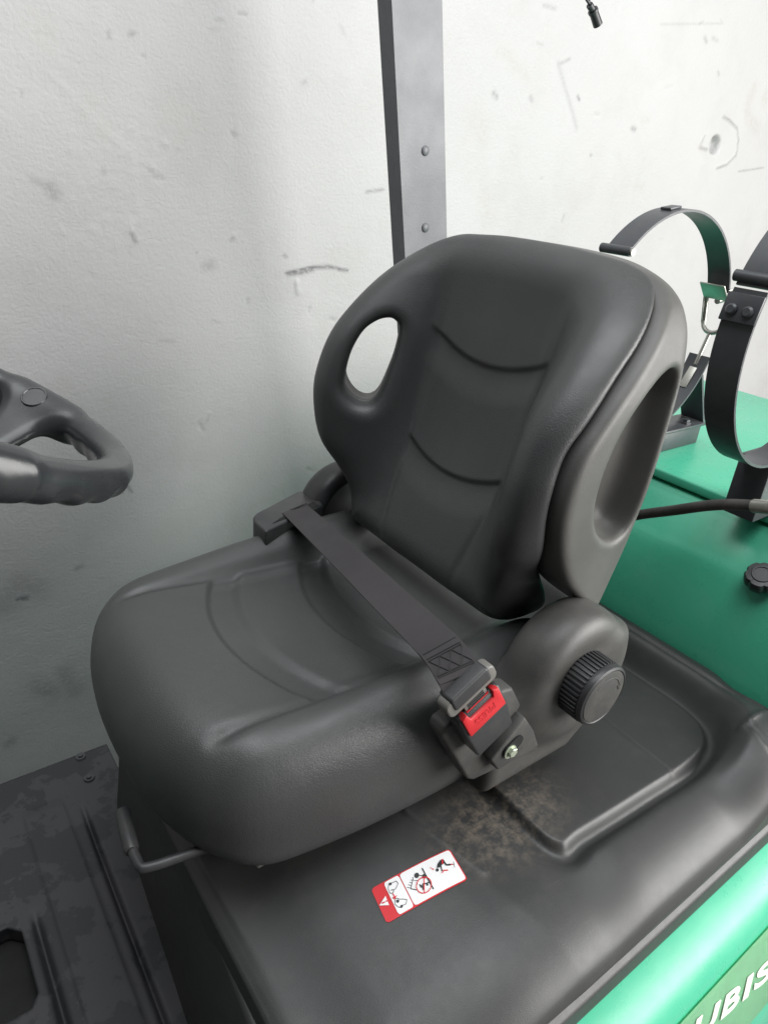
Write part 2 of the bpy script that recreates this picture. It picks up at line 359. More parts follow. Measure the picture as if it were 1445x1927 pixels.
WY = 1.55
def wall():
    xs = np.concatenate([np.linspace(-6, -.2, 15)[:-1], np.linspace(-.2, 1.9, 500)[:-1], np.linspace(1.9, 4.0, 262)[:-1], np.linspace(4.0, 9, 13)])
    zs = np.concatenate([np.linspace(G, -.95, 3)[:-1], np.linspace(-.95, 1.42, 527)[:-1], np.linspace(1.42, 4.2, 10)])
    X, Z = np.meshgrid(xs, zs, indexing='ij'); Y = np.full(X.shape, WY); D = np.zeros(X.shape); ST = np.zeros(X.shape)
    for _ in range(26):
        k = RNG.normal(size=2) * 5; Y += .0016 * np.sin(k[0] * X + k[1] * Z + RNG.random() * 6)
    def stroke(pts, wd, s, arr=None, dep=0.0):
        P = np.array([on_y(p, WY)[[0, 2]] for p in pts]); lo = P.min(0) - 3.5 * wd; hi = P.max(0) + 3.5 * wd
        sl = (slice(*np.searchsorted(xs, (lo[0], hi[0]))), slice(*np.searchsorted(zs, (lo[1], hi[1])))); x, z = X[sl], Z[sl]
        if x.size == 0: return
        d = np.full(x.shape, 9.0)
        for a, b in zip(P[:-1], P[1:]):
            e = b - a; t = np.clip(((x - a[0]) * e[0] + (z - a[1]) * e[1]) / (e @ e), 0, 1)
            d = np.minimum(d, np.hypot(x - a[0] - t * e[0], z - a[1] - t * e[1]))
        g = gauss(d, wd); A = (D if arr is None else arr)[sl]; np.maximum(A, g * s, out=A); Y[sl] += dep * g
    # curved scuff beside the seat back
    stroke([(540, 514), (560, 509), (590, 502), (620, 501), (655, 509)], .0035, .9)
    stroke([(545, 515), (570, 512), (590, 507)], .006, .8); stroke([(590, 505), (625, 504), (650, 511)], .003, .55)
    # dark smudges and scrapes elsewhere
    for pts, wd, s in [([(688, 360), (720, 356)], .004, .5), ([(1390, 322), (1440, 315)], .003, .45), ([(1050, 118), (1062, 165), (1075, 210), (1082, 240)], .007, .22),
                       ([(1050, 120), (1072, 110)], .004, .35), ([(1240, 45), (1362, 43)], .003, .2), ([(95, 352), (103, 366)], .012, .35), ([(60, 335), (100, 358)], .006, .25),
                       ([(255, 435), (258, 450)], .004, .4), ([(390, 500), (400, 498)], .012, .28), ([(240, 915), (247, 925)], .004, .6), ([(36, 1130), (52, 1128)], .008, .8),
                       ([(145, 1070), (155, 1066)], .006, .4), ([(75, 1300), (95, 1302)], .014, .4), ([(120, 1265), (130, 1290), (140, 1300)], .025, .30), ([(15, 1395), (22, 1390)], .012, .4),
                       ([(10, 1140), (40, 1100), (70, 1110)], .035, .28), ([(70, 1290), (100, 1300)], .03, .28), ([(536, 480), (540, 484)], .004, .5), ([(300, 642), (330, 642)], .004, .2),
                       ([(1085, 180), (1088, 187)], .004, .7), ([(998, 182), (1000, 187)], .006, .4), ([(1185, 240), (1190, 243)], .007, .5), ([(1108, 290), (1110, 292)], .004, .5),
                       ([(930, 175), (935, 182)], .007, .5), ([(1325, 70), (1328, 78)], .006, .45), ([(1340, 70), (1350, 76)], .006, .25), ([(1350, 135), (1352, 140)], .005, .4)]:
        stroke(pts, wd, s)
    for pts, wd, s in [([(940, 95), (958, 105), (970, 125), (990, 140)], .016, .45), ([(895, 225), (900, 235), (910, 250)], .035, .35), ([(915, 380), (918, 400)], .03, .35),
                       ([(1420, 165), (1405, 200), (1410, 225), (1425, 240)], .022, .7), ([(1440, 180), (1440, 190)], .02, .6), ([(1120, 285), (1122, 290)], .025, .3),
                       ([(1195, 350), (1210, 350)], .012, .4), ([(60, 45), (80, 60)], .03, .35), ([(180, 200), (195, 250)], .03, .25), ([(330, 215), (345, 225)], .05, .25),
                       ([(600, 890), (604, 900)], .008, .7), ([(1205, 225), (1215, 225)], .01, .5), ([(1310, 270), (1315, 280)], .012, .5), ([(1160, 290), (1163, 296)], .01, .3)]:
        stroke(pts, wd, s, ST)
    # broken plaster: pit, raised lips and hairline crack
    a = on_y((1342, 272), WY)[[0, 2]]; r = np.hypot((X - a[0]) / .038, (Z - a[1]) / .034); Y += .03 * sstep(1.0, .55, r)
    D += .18 * sstep(1.0, .6, r)
    stroke([(1358, 218), (1370, 225), (1385, 240), (1388, 262), (1384, 290), (1365, 308), (1345, 315)], .004, .5, None, -.004)
    stroke([(1320, 255), (1310, 275), (1325, 280)], .004, .45, None, -.004)
    for q in range(70):     # old filler blobs and trowel ridges
        px = (RNG.uniform(110, 290), RNG.uniform(240, 470)); q2 = (px[0] + RNG.normal() * 7, px[1] + RNG.normal() * 7)
        stroke([px, q2], RNG.uniform(.003, .006), 0, None, -RNG.uniform(.0002, .0006))
    for q in range(60):
        px = (RNG.uniform(0, 1445), RNG.uniform(0, 1000)); q2 = (px[0] + RNG.normal() * 9, px[1] + RNG.normal() * 9)
        stroke([px, q2], RNG.uniform(.002, .005), RNG.uniform(0, .4), None, -RNG.uniform(-.002, .0025))
    stroke([(95, 140), (150, 200), (200, 250), (250, 300), (258, 370), (265, 420)], .008, 0, None, -.0005)
    stroke([(250, 435), (258, 452)], .003, .3, None, -.004); stroke([(560, 530), (562, 550)], .006, 0, None, -.003)
    nx, nz = X.shape; V = np.stack([X, Y, Z], -1).reshape(-1, 3); i = np.arange(nx - 1)[:, None] * nz + np.arange(nz - 1)[None]
    Q = np.stack([i, i + nz, i + nz + 1, i + 1], -1).reshape(-1, 4)
    o = mesh_np('wall', V, Q, 'wall')
    for nm, A in (('dirt', D), ('stain', ST)):
        at = o.data.attributes.new(nm, 'FLOAT', 'POINT'); at.data.foreach_set('value', np.clip(A, 0, 1).astype(np.float32).ravel())
    tag(o, 'scuffed white plaster wall with a chipped hole behind the forklift', 'wall')
wall()

# ================================================================== FORKLIFT
fork = thing('forklift', 'green forklift body with black seat hood, floor plate and guard pillar', 'forklift', (.6, .7, G))
def loft(name, prof, x0, x1, mat, parent, y_of=None, nx=2, smooth=True, cap=True):
    V = []; F = []; n = len(prof)
    for i in range(nx):
        x = x0 + (x1 - x0) * i / (nx - 1)
        for y, z in prof: V.append((x, y, z))
    for i in range(nx - 1):
        for k in range(n - 1): F.append((i * n + k, (i + 1) * n + k, (i + 1) * n + k + 1, i * n + k + 1))
    if cap: F.append(tuple(range(n))); F.append(tuple((nx - 1) * n + k for k in range(n))[::-1])
    bm = bmesh.new(); vs = [bm.verts.new(v) for v in V]
    for f in F: bm.faces.new([vs[k] for k in f])
    o = from_bm(name, bm, mat, parent, smooth); return o

# ---- hood
def plan(x, y):
    qx = np.abs(x - .6285) - .4265 + .085; qy = np.abs(y - .609) - .411 + .085
    return np.hypot(np.maximum(qx, 0), np.maximum(qy, 0)) + np.minimum(np.maximum(qx, qy), 0) - .085
tray = Poly2(closed_spline([(.575, .318), (.62, .312), (.75, .306), (.86, .303), (.922, .318), (.952, .37), (.955, .5), (.955, .9), (.92, 1.0), (.75, 1.03), (.58, 1.02), (.568, .9), (.566, .6), (.567, .4)], 10), h=.003)
def seg(x, y, a, b):
    e = np.array(b) - np.array(a); t = np.clip(((x - a[0]) * e[0] + (y - a[1]) * e[1]) / (e @ e), 0, 1); return np.hypot(x - a[0] - t * e[0], y - a[1] - t * e[1])
RIDGE = [(tuple(on_z(p, z)[:2]), tuple(on_z(q, z)[:2]), h) for p, q, z, h in (((1392, 1374), (1475, 1325), .045, .0035), ((1396, 1386), (1470, 1450), .03, -.003), ((762, 1528), (912, 1642), 0, .0022))]
def hood_top(x, y):
    z = -.10 * np.maximum(.452 - .25 * (y - .4) - x, 0) - .03 * sstep(.452, .2, x)
    td = tray(x, y)
    inside = sstep(.006, -.006, td)
    z = z + .010 * inside * sstep(.560, .572, x)
    rearw = sstep(.86, .95, x)
    z = z - .0065 * gauss(td - .013, .010) * (1 - rearw) * sstep(.5, .6, x) + .050 * sstep(.0, .055, td) * sstep(.82, .95, x)
    z = z + .010 * sstep(.008, .03, td) * sstep(.36, .30, y) * sstep(.55, .64, x)
    z = z - .0022 * gauss(x - .815 - .04 * (y - .4), .0022) * inside
    z = z - .006 * gauss(x - 1.015 - .02 * (y - .3), .005) * sstep(.22, .28, y)
    for a, b, h in RIDGE: z = z + h * gauss(seg(x, y, a, b), .0045)
    return z
def hood_surf(x, y, d=None):
    if d is None: d = plan(x, y)
    a = .105; t = np.clip((d + a) / a, 0, 1)
    roll = .055 * (1 - np.sqrt(np.maximum(1 - t * t * .96, .0)))
    roll = roll * np.where(x < .3, sstep(.20, .3, x) * .8 + .2, 1.0) * (1 - .55 * sstep(.97, 1.03, x) * sstep(.3, .4, y))
    return hood_top(x, y) - roll
def hood_f(x, y, z):
    d = plan(x, y); top = hood_surf(x, y, d)
    d2 = d - .002 - .0035 * sstep(-.066, -.0685, z) + .0085 * gauss(z + .060, .0042)
    f = smax(z - top, d2, .010)
    bottom = np.where(x < .24, -.36 + 0 * z, -.108)
    return np.maximum(f, bottom - z) * .85
hood = implicit('hood', hood_f, (.17, .17, -.125), (1.08, 1.24, .09), .0042, 'hood', fork)
def hood_z(x, y):
    return float(hood_surf(np.array([x]), np.array([y]))[0])
# front face of the hood above the floor plate
bm = prism_bm([(.147, .235), (.172, .56), (.205, .985), (.228, 1.01), (.30, 1.01), (.30, .235)], lambda a, b, t: (a + (.03 if t > -.2 and a < .28 else 0), b, t), -.36, -.104); bevel(bm, .006)
from_bm('hood_front', bm, 'hood', fork, True)

# ---- green side body
side = [(.212, -.108), (.209, -.168), (.206, -.176), (.172, -.205), (.155, -.222), (.150, -.232), (.098, -.37), (.09, -.45), (.09, -.70), (.30, -.72), (.30, -.109)]
sp = loft('side_panel', side, .2, 1.75, 'green', fork, nx=2)
dy = lambda z: .150 + (z + .232) * (.052 / .138)
# framed inset strip that carries the lettering
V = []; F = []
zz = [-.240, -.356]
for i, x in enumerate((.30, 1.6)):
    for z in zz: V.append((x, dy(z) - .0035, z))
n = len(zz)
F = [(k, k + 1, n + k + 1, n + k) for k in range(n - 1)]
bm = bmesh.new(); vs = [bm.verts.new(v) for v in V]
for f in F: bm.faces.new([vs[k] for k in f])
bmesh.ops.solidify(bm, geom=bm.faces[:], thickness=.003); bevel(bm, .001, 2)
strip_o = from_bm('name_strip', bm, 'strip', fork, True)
far = [(y2, z) for y2, z in [(1.09, -.108), (1.095, -.17), (1.14, -.22), (1.19, -.33), (1.20, -.45), (1.20, -.7), (.9, -.72), (.9, -.109)]]
loft('far_side_panel', far, .42, 1.75, 'green', fork)
# lettering
def text_mesh(name, body, fn, size=1.0, extrude=0.0, offset=0.0, align='LEFT'):
    cu = bpy.data.curves.new(name, 'FONT'); cu.body = body; cu.size = size; cu.extrude = extrude; cu.offset = offset; cu.align_x = align
    to = bpy.data.objects.new('tmp', cu); COL.objects.link(to); bpy.context.view_layer.update()
    tm = bpy.data.meshes.new_from_object(to.evaluated_get(bpy.context.evaluated_depsgraph_get())); bpy.data.objects.remove(to)
    v = np.array([q.co[:] for q in tm.vertices]); tm.vertices.foreach_set('co', np.array(fn(v), np.float32).ravel()); tm.update(); tm.name = name; tm.materials.clear(); return tm
for ch, lx, lw in (('M', .452, .075), ('I', .538, .020), ('T', .572, .056), ('S', .640, .056), ('U', .712, .060), ('B', .787, .046), ('I', .846, .017), ('S', .877, .052), ('H', .942, .060), ('I', 1.016, .017)):
    def fn(v):
        a = (v[:, 0] - v[:, 0].min()) / np.ptp(v[:, 0]); b = (v[:, 1] - v[:, 1].min()) / np.ptp(v[:, 1]); x = lx + lw * a + .020 * b
        z = -.294 - .16 * (x - .787) + .029 * b; return np.stack([x, dy(z) - .0052 - v[:, 2], z], 1)
    keep(link('letter', text_mesh('letter', ch, fn, 1, .0005, .022), 'lettering'), fork)

# ---- counterweight behind the hood
CWX = curve1([1.055, 1.060, 1.068, 1.084, 1.104, 1.120, 1.146, 1.172, 1.19, 1.4], [-.10, .01, .065, .125, .176, .198, .228, .255, .262, .268])
def cw_f(x, y, z):
    top = CWX(x) + .012 * gauss(x - 1.12, .03) * np.sin(6 * y) * .6
    # shallow pressed dish round the hand knob
    top = top - .018 * gauss(np.hypot(x - 1.085, (y - .365)), .05)
    f = (z - top) * .55
    f = smax(f, .185 - y, .05); f = smax(f, y - 1.13, .05); f = np.maximum(f, 1.058 - x)
    return np.maximum(np.maximum(f, x - 1.95), -.6 - z)
implicit('counterweight', cw_f, (1.03, .15, -.30), (2.0, 1.27, .33), .009, 'green', fork)
DZ = .285
deck_poly = [(1.172, .24), (1.168, 1.11), (1.93, 1.11), (1.93, .24)]
bm = prism_bm(deck_poly, lambda a, b, t: (a, b, t), DZ - .018, DZ); bevel(bm, .004)
from_bm('rear_deck', bm, 'green', fork, True)
# hand knob on the slope
def on_cw(p):
    d = ray(p) / FPX; ts = np.linspace(.5, 3, 4000)
    for t in ts:
        q = CAMP + d * t
        if q[0] > 1.05 and q[2] < CWX(q[0]): return q
    return q
kp = on_cw((1432, 1096))
def knob(name, loc, ax, r, h, nl, mat, parent, cap=True):
    ax = Vector(ax).normalized(); a = ax.orthogonal().normalized(); b = ax.cross(a); bm = bmesh.new(); rings = []
    for (rad, hh, lob) in ((.55, 0, 0), (.55, .25, 0), (.92, .27, 1), (1, .4, 1), (1, .75, 1), (.9, .92, 1), (.62, .94, 0), (.58, 1.0, 0), (.50, 1.0, 0), (.48, .95, 0)):
        ring = []
        for k in range(96):
            q = 2 * math.pi * k / 96; rr = r * rad * (1 - (.10 * max(0, math.cos(nl * q)) ** 3 if lob else 0))
            ring.append(bm.verts.new(Vector(loc) + ax * (hh * h) + (a * math.cos(q) + b * math.sin(q)) * rr))
        rings.append(ring)
    for r0, r1 in zip(rings[:-1], rings[1:]):
        for k in range(96): bm.faces.new((r0[k], r0[(k + 1) % 96], r1[(k + 1) % 96], r1[k]))
    bm.faces.new(rings[0]); bm.faces.new(rings[-1])
    return from_bm(name, bm, mat, parent, True)
knob('hand_knob', kp - np.array([.0, 0, .004]), (-.55, -.1, .85), .026, .034, 6, 'dkplastic', fork)

# ---- floor plate with transverse grooves, pedal opening and bolts
FZ = -.35
def strip(name, x0, x1, y0, y1, z1, mat, parent, bw=.003, th=.012):
    bm = prism_bm([(x0, y0), (x1, y0), (x1, y1), (x0, y1)], lambda a, b, t: (a, b, t), z1 - th, z1); bevel(bm, bw, 2)
    return from_bm(name, bm, mat, parent, True)
def floor_f(x, y, z):
    top = FZ - .010 * gauss(x - .150 - .012 * (y - .8), .0045) * sstep(1.035, .95, y) - .010 * gauss(x - .034, .006) * sstep(.86, .80, y)
    top = top - .003 * sstep(.098, .104, x) * sstep(.139, .130, x) * 0 + .0025 * sstep(.055, .062, x) * sstep(.13, .122, x) * sstep(1.06, 1.03, y)
    f = z - top
    hole = np.maximum(np.maximum(x - .012, y - .842), .70 - y)
    hole = np.maximum(hole, (x - .012) * .7 + (y - .842) * .7 + .012); hole = np.maximum(hole, (x - .012) * .8 - (y - .70) * .6 + .010)
    f = np.maximum(f, -hole); f = np.maximum(f, y - 1.146); f = np.maximum(f, x - .236)
    return np.maximum(np.maximum(f, FZ - .03 - z), .24 - y)
implicit('floor_plate', floor_f, (-.30, .22, -.39), (.245, 1.16, -.335), .0035, 'floor', fork)
strip('pedal_well', -.31, .20, .25, 1.1, FZ - .032, 'dark', fork, th=.01)
loft('floor_side', [(1.143, -.384), (1.13, -.72), (1.06, -.72), (1.06, -.384)], -.9, .205, 'green', fork)
for px in ((152, 1426), (168, 1466)):
    p = on_z(px, FZ); bm = bmesh.new()
    bmesh.ops.create_cone(bm, cap_ends=True, segments=28, radius1=.0105, radius2=.009, depth=.004, matrix=Matrix.Translation((p[0], p[1], FZ + .002)))
    bmesh.ops.create_cone(bm, cap_ends=True, segments=6, radius1=.0055, radius2=.005, depth=.004, matrix=Matrix.Translation((p[0], p[1], FZ + .0055)))
    from_bm('floor_bolt', bm, 'blacksteel', fork, True)

# ---- rear guard pillar on the far side
py = 1.10
b0, b1 = on_y((737, 0), py), on_y((762, 480), py); c0, c1 = on_y((832, 0), py), on_y((841, 455), py)
def xl(z): return b1[0] + (b0[0] - b1[0]) * (z - b1[2]) / (b0[2] - b1[2])
def xr(z): return c1[0] + (c0[0] - c1[0]) * (z - c1[2]) / (c0[2] - c1[2])
Z0, Z1 = -.1, 1.5
def quad_col(name, inset_l, wl, y0, y1, mat, bw):
    bm = bmesh.new(); vs = []
    for z in (Z0, Z1):
        a, b = inset_l(z), wl(z)
        vs.append([bm.verts.new(p) for p in ((a, y0, z), (b, y0, z), (b, y1, z), (a, y1, z))])
    A, B = vs; bm.faces.new(A[::-1]); bm.faces.new(B)
    for i in range(4): bm.faces.new((A[i], A[(i + 1) % 4], B[(i + 1) % 4], B[i]))
    bevel(bm, bw, 3); return from_bm(name, bm, mat, fork, True)
pil = quad_col('guard_pillar', xl, xr, py, py + .018, 'guard', .004)
pf = quad_col('pillar_flange', lambda z: xl(z) + .002, lambda z: xl(z) + .010, py + .0185, py + .042, 'guard', .003)
for px in ((800, 283), (800, 428)):
    p = on_y(px, py); bm = bmesh.new()
    bmesh.ops.create_uvsphere(bm, u_segments=20, v_segments=12, radius=.0088, matrix=Matrix.Translation((p[0], py, p[2])) @ Matrix.Diagonal((1, .45, 1, 1)))
    from_bm('rivet', bm, 'guard', fork, True)

# ================================================================== DRIVER SEAT
YC = .70
seat = thing('driver_seat', 'black vinyl bucket seat with wing backrest bolted on the hood', 'seat', (.5, YC, 0))
# ---- cushion
cush = Poly2(closed_spline([(.150, 0), (.154, .08), (.166, .14), (.192, .198), (.242, .234), (.34, .246), (.45, .254), (.56, .255), (.66, .248), (.715, .225), (.738, .16), (.742, .06),
                            (.742, -.06), (.738, -.16), (.715, -.225), (.66, -.248), (.56, -.255), (.45, -.254), (.34, -.246), (.246, -.229), (.196, -.192), (.167, -.14), (.154, -.08)], 8), h=.003)
CT = curve1([.10, .14, .20, .28, .36, .45, .55, .65, .76], [.176, .187, .190, .181, .168, .158, .153, .160, .168])
CB = curve1([.10, .20, .30, .45, .60, .76], [.176, .187, .194, .203, .212, .218])
def ctop(x, v):
    av = np.abs(v); gv = .158 + .006 * (x - .35)
    s = sstep(gv - .03, gv + .05, av)
    z = CT(x) * (1 - s) + CB(x) * s
    z = z - .0065 * gauss(av - gv, .009) * sstep(.205, .235, x) * sstep(.60, .50, x)
    inner = sstep(gv + .002, gv - .010, av)
    q = v * v / (.16 * .16)
    for xc, dep in ((.305, .006), (.462, .007)):
        t = x - xc - .052 * q                    # channel bowed towards the front
        z = z - dep * inner * sstep(-.007, .006, t) * sstep(.056, .034, t)
    return z
def cush_f(x, y, z):
    v = y - YC; d = cush(x, v)
    d = d + .006 * sstep(.10, .0, z)
    f = smax((z - ctop(x, v)), d, .095)
    zb = .004 + .034 * sstep(.27, .13, x)
    return smax(f, (zb - z) * .9, .035) 
cushion = implicit('seat_cushion', cush_f, (.10, .42, -.01), (.77, .985, .25), .0032, 'vinyl', seat)
bm = prism_bm([(.24, .52), (.70, .50), (.70, .90), (.24, .88)], lambda a, b, t: (a, b, t), .004, .048); bevel(bm, .006)
from_bm('seat_pan', bm, 'dkplastic', seat, True)
for yy in (.50, .865):
    bm = prism_bm([(.252, -.012), (.252, .022), (.70, .03), (.70, .006)], lambda a, b, t: (a, t, b), yy, yy + .03); bevel(bm, .003)
    from_bm('slide_rail', bm, 'steel', seat, True)

# ---- backrest
X0 = curve1([.05, .10, .18, .28, .41, .565, .66, .74], [.572, .580, .600, .637, .685, .722, .738, .75])
WG = curve1([.05, .16, .20, .25, .30, .35, .42, .47, .516, .56, .61, .65, .70, .75], [0, 0, .008, .03, .068, .101, .125, .128, .118, .092, .055, .024, .004, 0])
XS = curve1([.10, .20, .234, .295, .36, .42, .477, .52, .563, .602, .649, .70, .76], [.775, .752, .728, .660, .620, .604, .612, .640, .678, .722, .778, .832, .88])
XR = curve1([.10, .20, .234, .29, .35, .50, .57, .62, .66, .70, .76], [.75, .760, .768, .786, .796, .804, .810, .818, .822, .815, .80])
half = [(0, .694), (.08, .692), (.15, .683), (.208, .661), (.248, .617), (.265, .555), (.268, .48), (.266, .41), (.260, .34), (.256, .28), (.253, .225), (.240, .188), (.19, .180), (.08, .185), (0, .185)]
outl = [(a, b) for a, b in half] + [(-a, b) for a, b in half[-2:0:-1]]
back2 = Poly2(closed_spline(outl, 8), h=.003)
ph = [(0, .694), (.08, .692), (.15, .683), (.206, .659), (.247, .614), (.266, .553), (.270, .48), (.268, .425), (.257, .37), (.240, .33), (.216, .295), (.203, .262), (.198, .23), (.190, .20), (.16, .185), (.08, .18), (0, .18)]
pad2 = Poly2(closed_spline(ph + [(-a, b) for a, b in ph[-2:0:-1]], 8), h=.003)
def vg(z): return np.interp(z, [.2, .3, .45, .6], [.085, .10, .115, .125])
def xfront(v, z):
    av = np.abs(v); s = .5 * sstep(.085, .235, av) + .5 * sstep(.10, .205, av)
    x = X0(z) - WG(z) * s
    x = x + .003 * gauss(av - vg(z), .008) * sstep(.2, .25, z) * sstep(.62, .55, z)
    inner = sstep(vg(z) + .002, vg(z) - .010, av)
    for zc, dep in ((.512, .006), (.352, .007)):
        t = zc - z + 2.2 * v * v
        x = x + .7 * dep * inner * sstep(-.006, .006, t) * sstep(.055, .010, t)
    return x
def xseam(v, z):
    av = np.abs(v); s = sstep(.11, .235, av); return (X0(z) + .05) * (1 - s) + XS(z) * s
HA = np.array([.60, .80]); HP = np.array([.80, -.60]); HC = np.array([.648, .885])
hole_px = [(731, 599), (743, 603), (750, 616), (744, 648), (728, 690), (708, 733), (692, 746), (672, 741), (656, 722), (656, 695), (666, 655), (685, 622), (710, 604)]
hp = []
for p in hole_px:
    d = ray(p); t = HA @ (HC - CAMP[:2]) / (HA @ d[:2]); q = CAMP + d * t; hp.append(((q[:2] - HC) @ HP, q[2]))
hole2 = Poly2(closed_spline(hp, 6), h=.002, pad=.12)
def hole_f(x, y, z, grow=0.0):
    a = (x - HC[0]) * HP[0] + (y - HC[1]) * HP[1]; return hole2(a, z) - grow
def pad_f(x, y, z):
    v = y - YC
    f = smax((xfront(v, z) - x) * .72, pad2(v, z) + .004, .062)
    f = smax(f, (x - xseam(v, z) + .0015) * .8, .015)
    hf = hole_f(x, y, z)
    al = (x - HC[0]) * HA[0] + (y - HC[1]) * HA[1]
    hf = np.where(v > 0, hf + .0, 1.0) - .012 * sstep(.01, -.05, al)
    return smax(f, -hf, .022)
implicit('backrest_pad', pad_f, (.50, .41, .16), (.86, .99, .72), .0025, 'vinyl', seat)
scoop = Poly2(closed_spline([(.660, .434), (.666, .402), (.684, .372), (.714, .350), (.745, .344), (.768, .362), (.778, .42), (.783, .50), (.786, .545), (.774, .566), (.742, .560), (.706, .538), (.680, .508), (.664, .470)], 6), h=.002, pad=.2)
def shell_f(x, y, z):
    v = y - YC; av = np.abs(v)
    o = back2(v, z) + .010 * sstep(.68, .80, x)
    f = smax((xseam(v, z) - x) * .8, o - .004 + .010 * sstep(.63, .68, z), .014)
    f = smax(f, (x - XR(z) - .03 * sstep(.24, .10, av)) * .9, .030)
    f = smax(f, ((.236 - z) - 1.1 * (av - .205)) * .65, .02)
    sc = smax(scoop(x, z), -.048 - o, .045)
    f = smax(f, -sc, .012)
    hf = np.where(v > 0, hole_f(x, y, z, .006), 1.0)
    return smax(f, -hf, .01) * .8
implicit('backrest_shell', shell_f, (.56, .41, .15), (.90, .99, .72), .0032, 'shell', seat)
# ---- hinge covers with recliner knob
def hinge_f(cx, cz, y0, y1, foot):
    def f(x, y, z):
        r = np.hypot(x - cx, z - cz)
        m = np.abs(y - (y0 + y1) / 2) - (y1 - y0) / 2
        disc = smax(r - .095, m, .036)
        if foot:
            ft = np.maximum(np.maximum(.535 - x, x - .766), np.maximum(.024 - z, z - .175 - .25 * (x - .6)))
            ft = np.maximum(ft, (x - .70) * .62 + (.024 - z) * .78)
            m2 = np.abs(y - (y0 + y1) / 2 - .012) - (y1 - y0) / 2 + .006
            disc = smin(disc, smax(ft, m2, .02), .035)
        return disc
    return f
HX, HZ = .668, .176
implicit('hinge_cover', hinge_f(HX, HZ, .392, .470, True), (.5, .37, .0), (.80, .49, .30), .003, 'hinge', seat)
def far_hinge(x, y, z):
    r = np.hypot(x - HX, z - HZ); m = np.abs(y - .965) - .035
    d = smax(r - .092, m, .03); ins = np.maximum(r - .070, .015 - (.955 - y) - .0)
    return smax(d, -np.maximum(r - .066, y - .965), .01)
implicit('hinge_cover', far_hinge, (.56, .91, .05), (.79, 1.02, .30), .003, 'dkplastic', seat)
def lathe(bm, base, ax, prof, seg=48):
    ax = Vector(ax).normalized(); a = ax.orthogonal().normalized(); b = ax.cross(a); rings = []
    for r, h in prof:
        rings.append([bm.verts.new(Vector(base) + ax * h + (a * math.cos(2 * math.pi * k / seg) + b * math.sin(2 * math.pi * k / seg)) * r) for k in range(seg)])
    for r0, r1 in zip(rings[:-1], rings[1:]):
        for k in range(seg): bm.faces.new((r0[k], r0[(k + 1) % seg], r1[(k + 1) % seg], r1[k]))
    bm.faces.new(rings[0]); bm.faces.new(rings[-1])
KX, KZ, KY = .658, .182, .394
kn = None
bm = bmesh.new()
lathe(bm, (KX, KY, KZ), (0, -1, 0), [(.0425, 0), (.0425, .031), (.0435, .0315), (.0438, .035), (.0425, .038), (.0395, .0395), (.0385, .0385), (.0385, .0382)], 72)
kn = from_bm('recliner_knob', bm, 'dkplastic', seat, True)
bm = bmesh.new(); nr = 44
for k in range(nr):
    q = 2 * math.pi * k / nr; mt = Matrix.Translation((KX, KY, KZ)) @ Matrix.Rotation(q, 4, 'Y') @ Matrix.Translation((.0428, -.015, 0)) @ Matrix.Diagonal((.004, .029, .0032, 1))
    bmesh.ops.create_cube(bm, size=1, matrix=mt)
bevel(bm, .0008, 2)
rb = from_bm('grip_ribs', bm, 'dkplastic', None, True); rb.parent = kn; rb.matrix_parent_inverse = Matrix.Identity(4)
bm = bmesh.new(); lathe(bm, (KX, KY - .0375, KZ), (0, -1, 0), [(.0378, 0), (.0378, .0016), (.036, .0022)], 64)
fc = from_bm('knob_face', bm, 'dirtyplastic', None, True); fc.parent = kn
arc = []
for k in range(26):
    q = math.radians(20 + k * 4.6); arc.append((KX + .028 * math.cos(q), KY - .0398, KZ + .028 * math.sin(q)))
ar = tube('direction_arrow', arc, .0007, 'dirtyplastic', None, 8); ar.parent = kn
bm = prism_bm([(.0232, .0085), (.0302, .0085), (.027, .001)], lambda a, b, t: (KX + a, KY - t, KZ + b), .0392, .0406)
ah = from_bm('arrow_head', bm, 'dirtyplastic', None); ah.parent = kn

# ---- slide lever under the cushion front
lz = .03
pr = on_z((360, 1606), lz); pb = on_z((262, 1640), lz); pg0 = on_z((247, 1598), lz); pg1 = on_z((231, 1530), lz)
e1 = (pr - pb) / np.linalg.norm(pr - pb); e2 = (pg1 - pb) / np.linalg.norm(pg1 - pb)
path = [pr + e1 * .12, pr] + spline([pb + e1 * .02, pb + e1 * .006 + e2 * .002, pb + e1 * .002 + e2 * .006, pb + e2 * .02], 5) + [pg0, pg1]
lev = tube('slide_lever', path, .0058, 'dkplastic', seat, 14)
gr = tube('lever_grip', [pg0 - e2 * .004, pg0, pg1, pg1 + e2 * .003], [.0075, .0088, .0088, .007], 'dkplastic', None, 18); gr.parent = lev; gr.matrix_parent_inverse = Matrix.Identity(4)

# ================================================================== LAP BELT
belt = thing('seat_belt', 'black lap belt fastened across the seat with red release button', 'seat belt', (.53, .42, .08))
U = Vector((.88, 0, .475)).normalized(); A_ = Vector((-.475, .10, .88)); A_ = (A_ - U * A_.dot(U)).normalized(); Nn = A_.cross(U).normalized()
if Nn.y > 0: Nn = -Nn
BO = Vector(on_y((905, 1345), .392))        # centre of the buckle face
def B(a, b, c): return BO + U * a + A_ * b + Nn * c
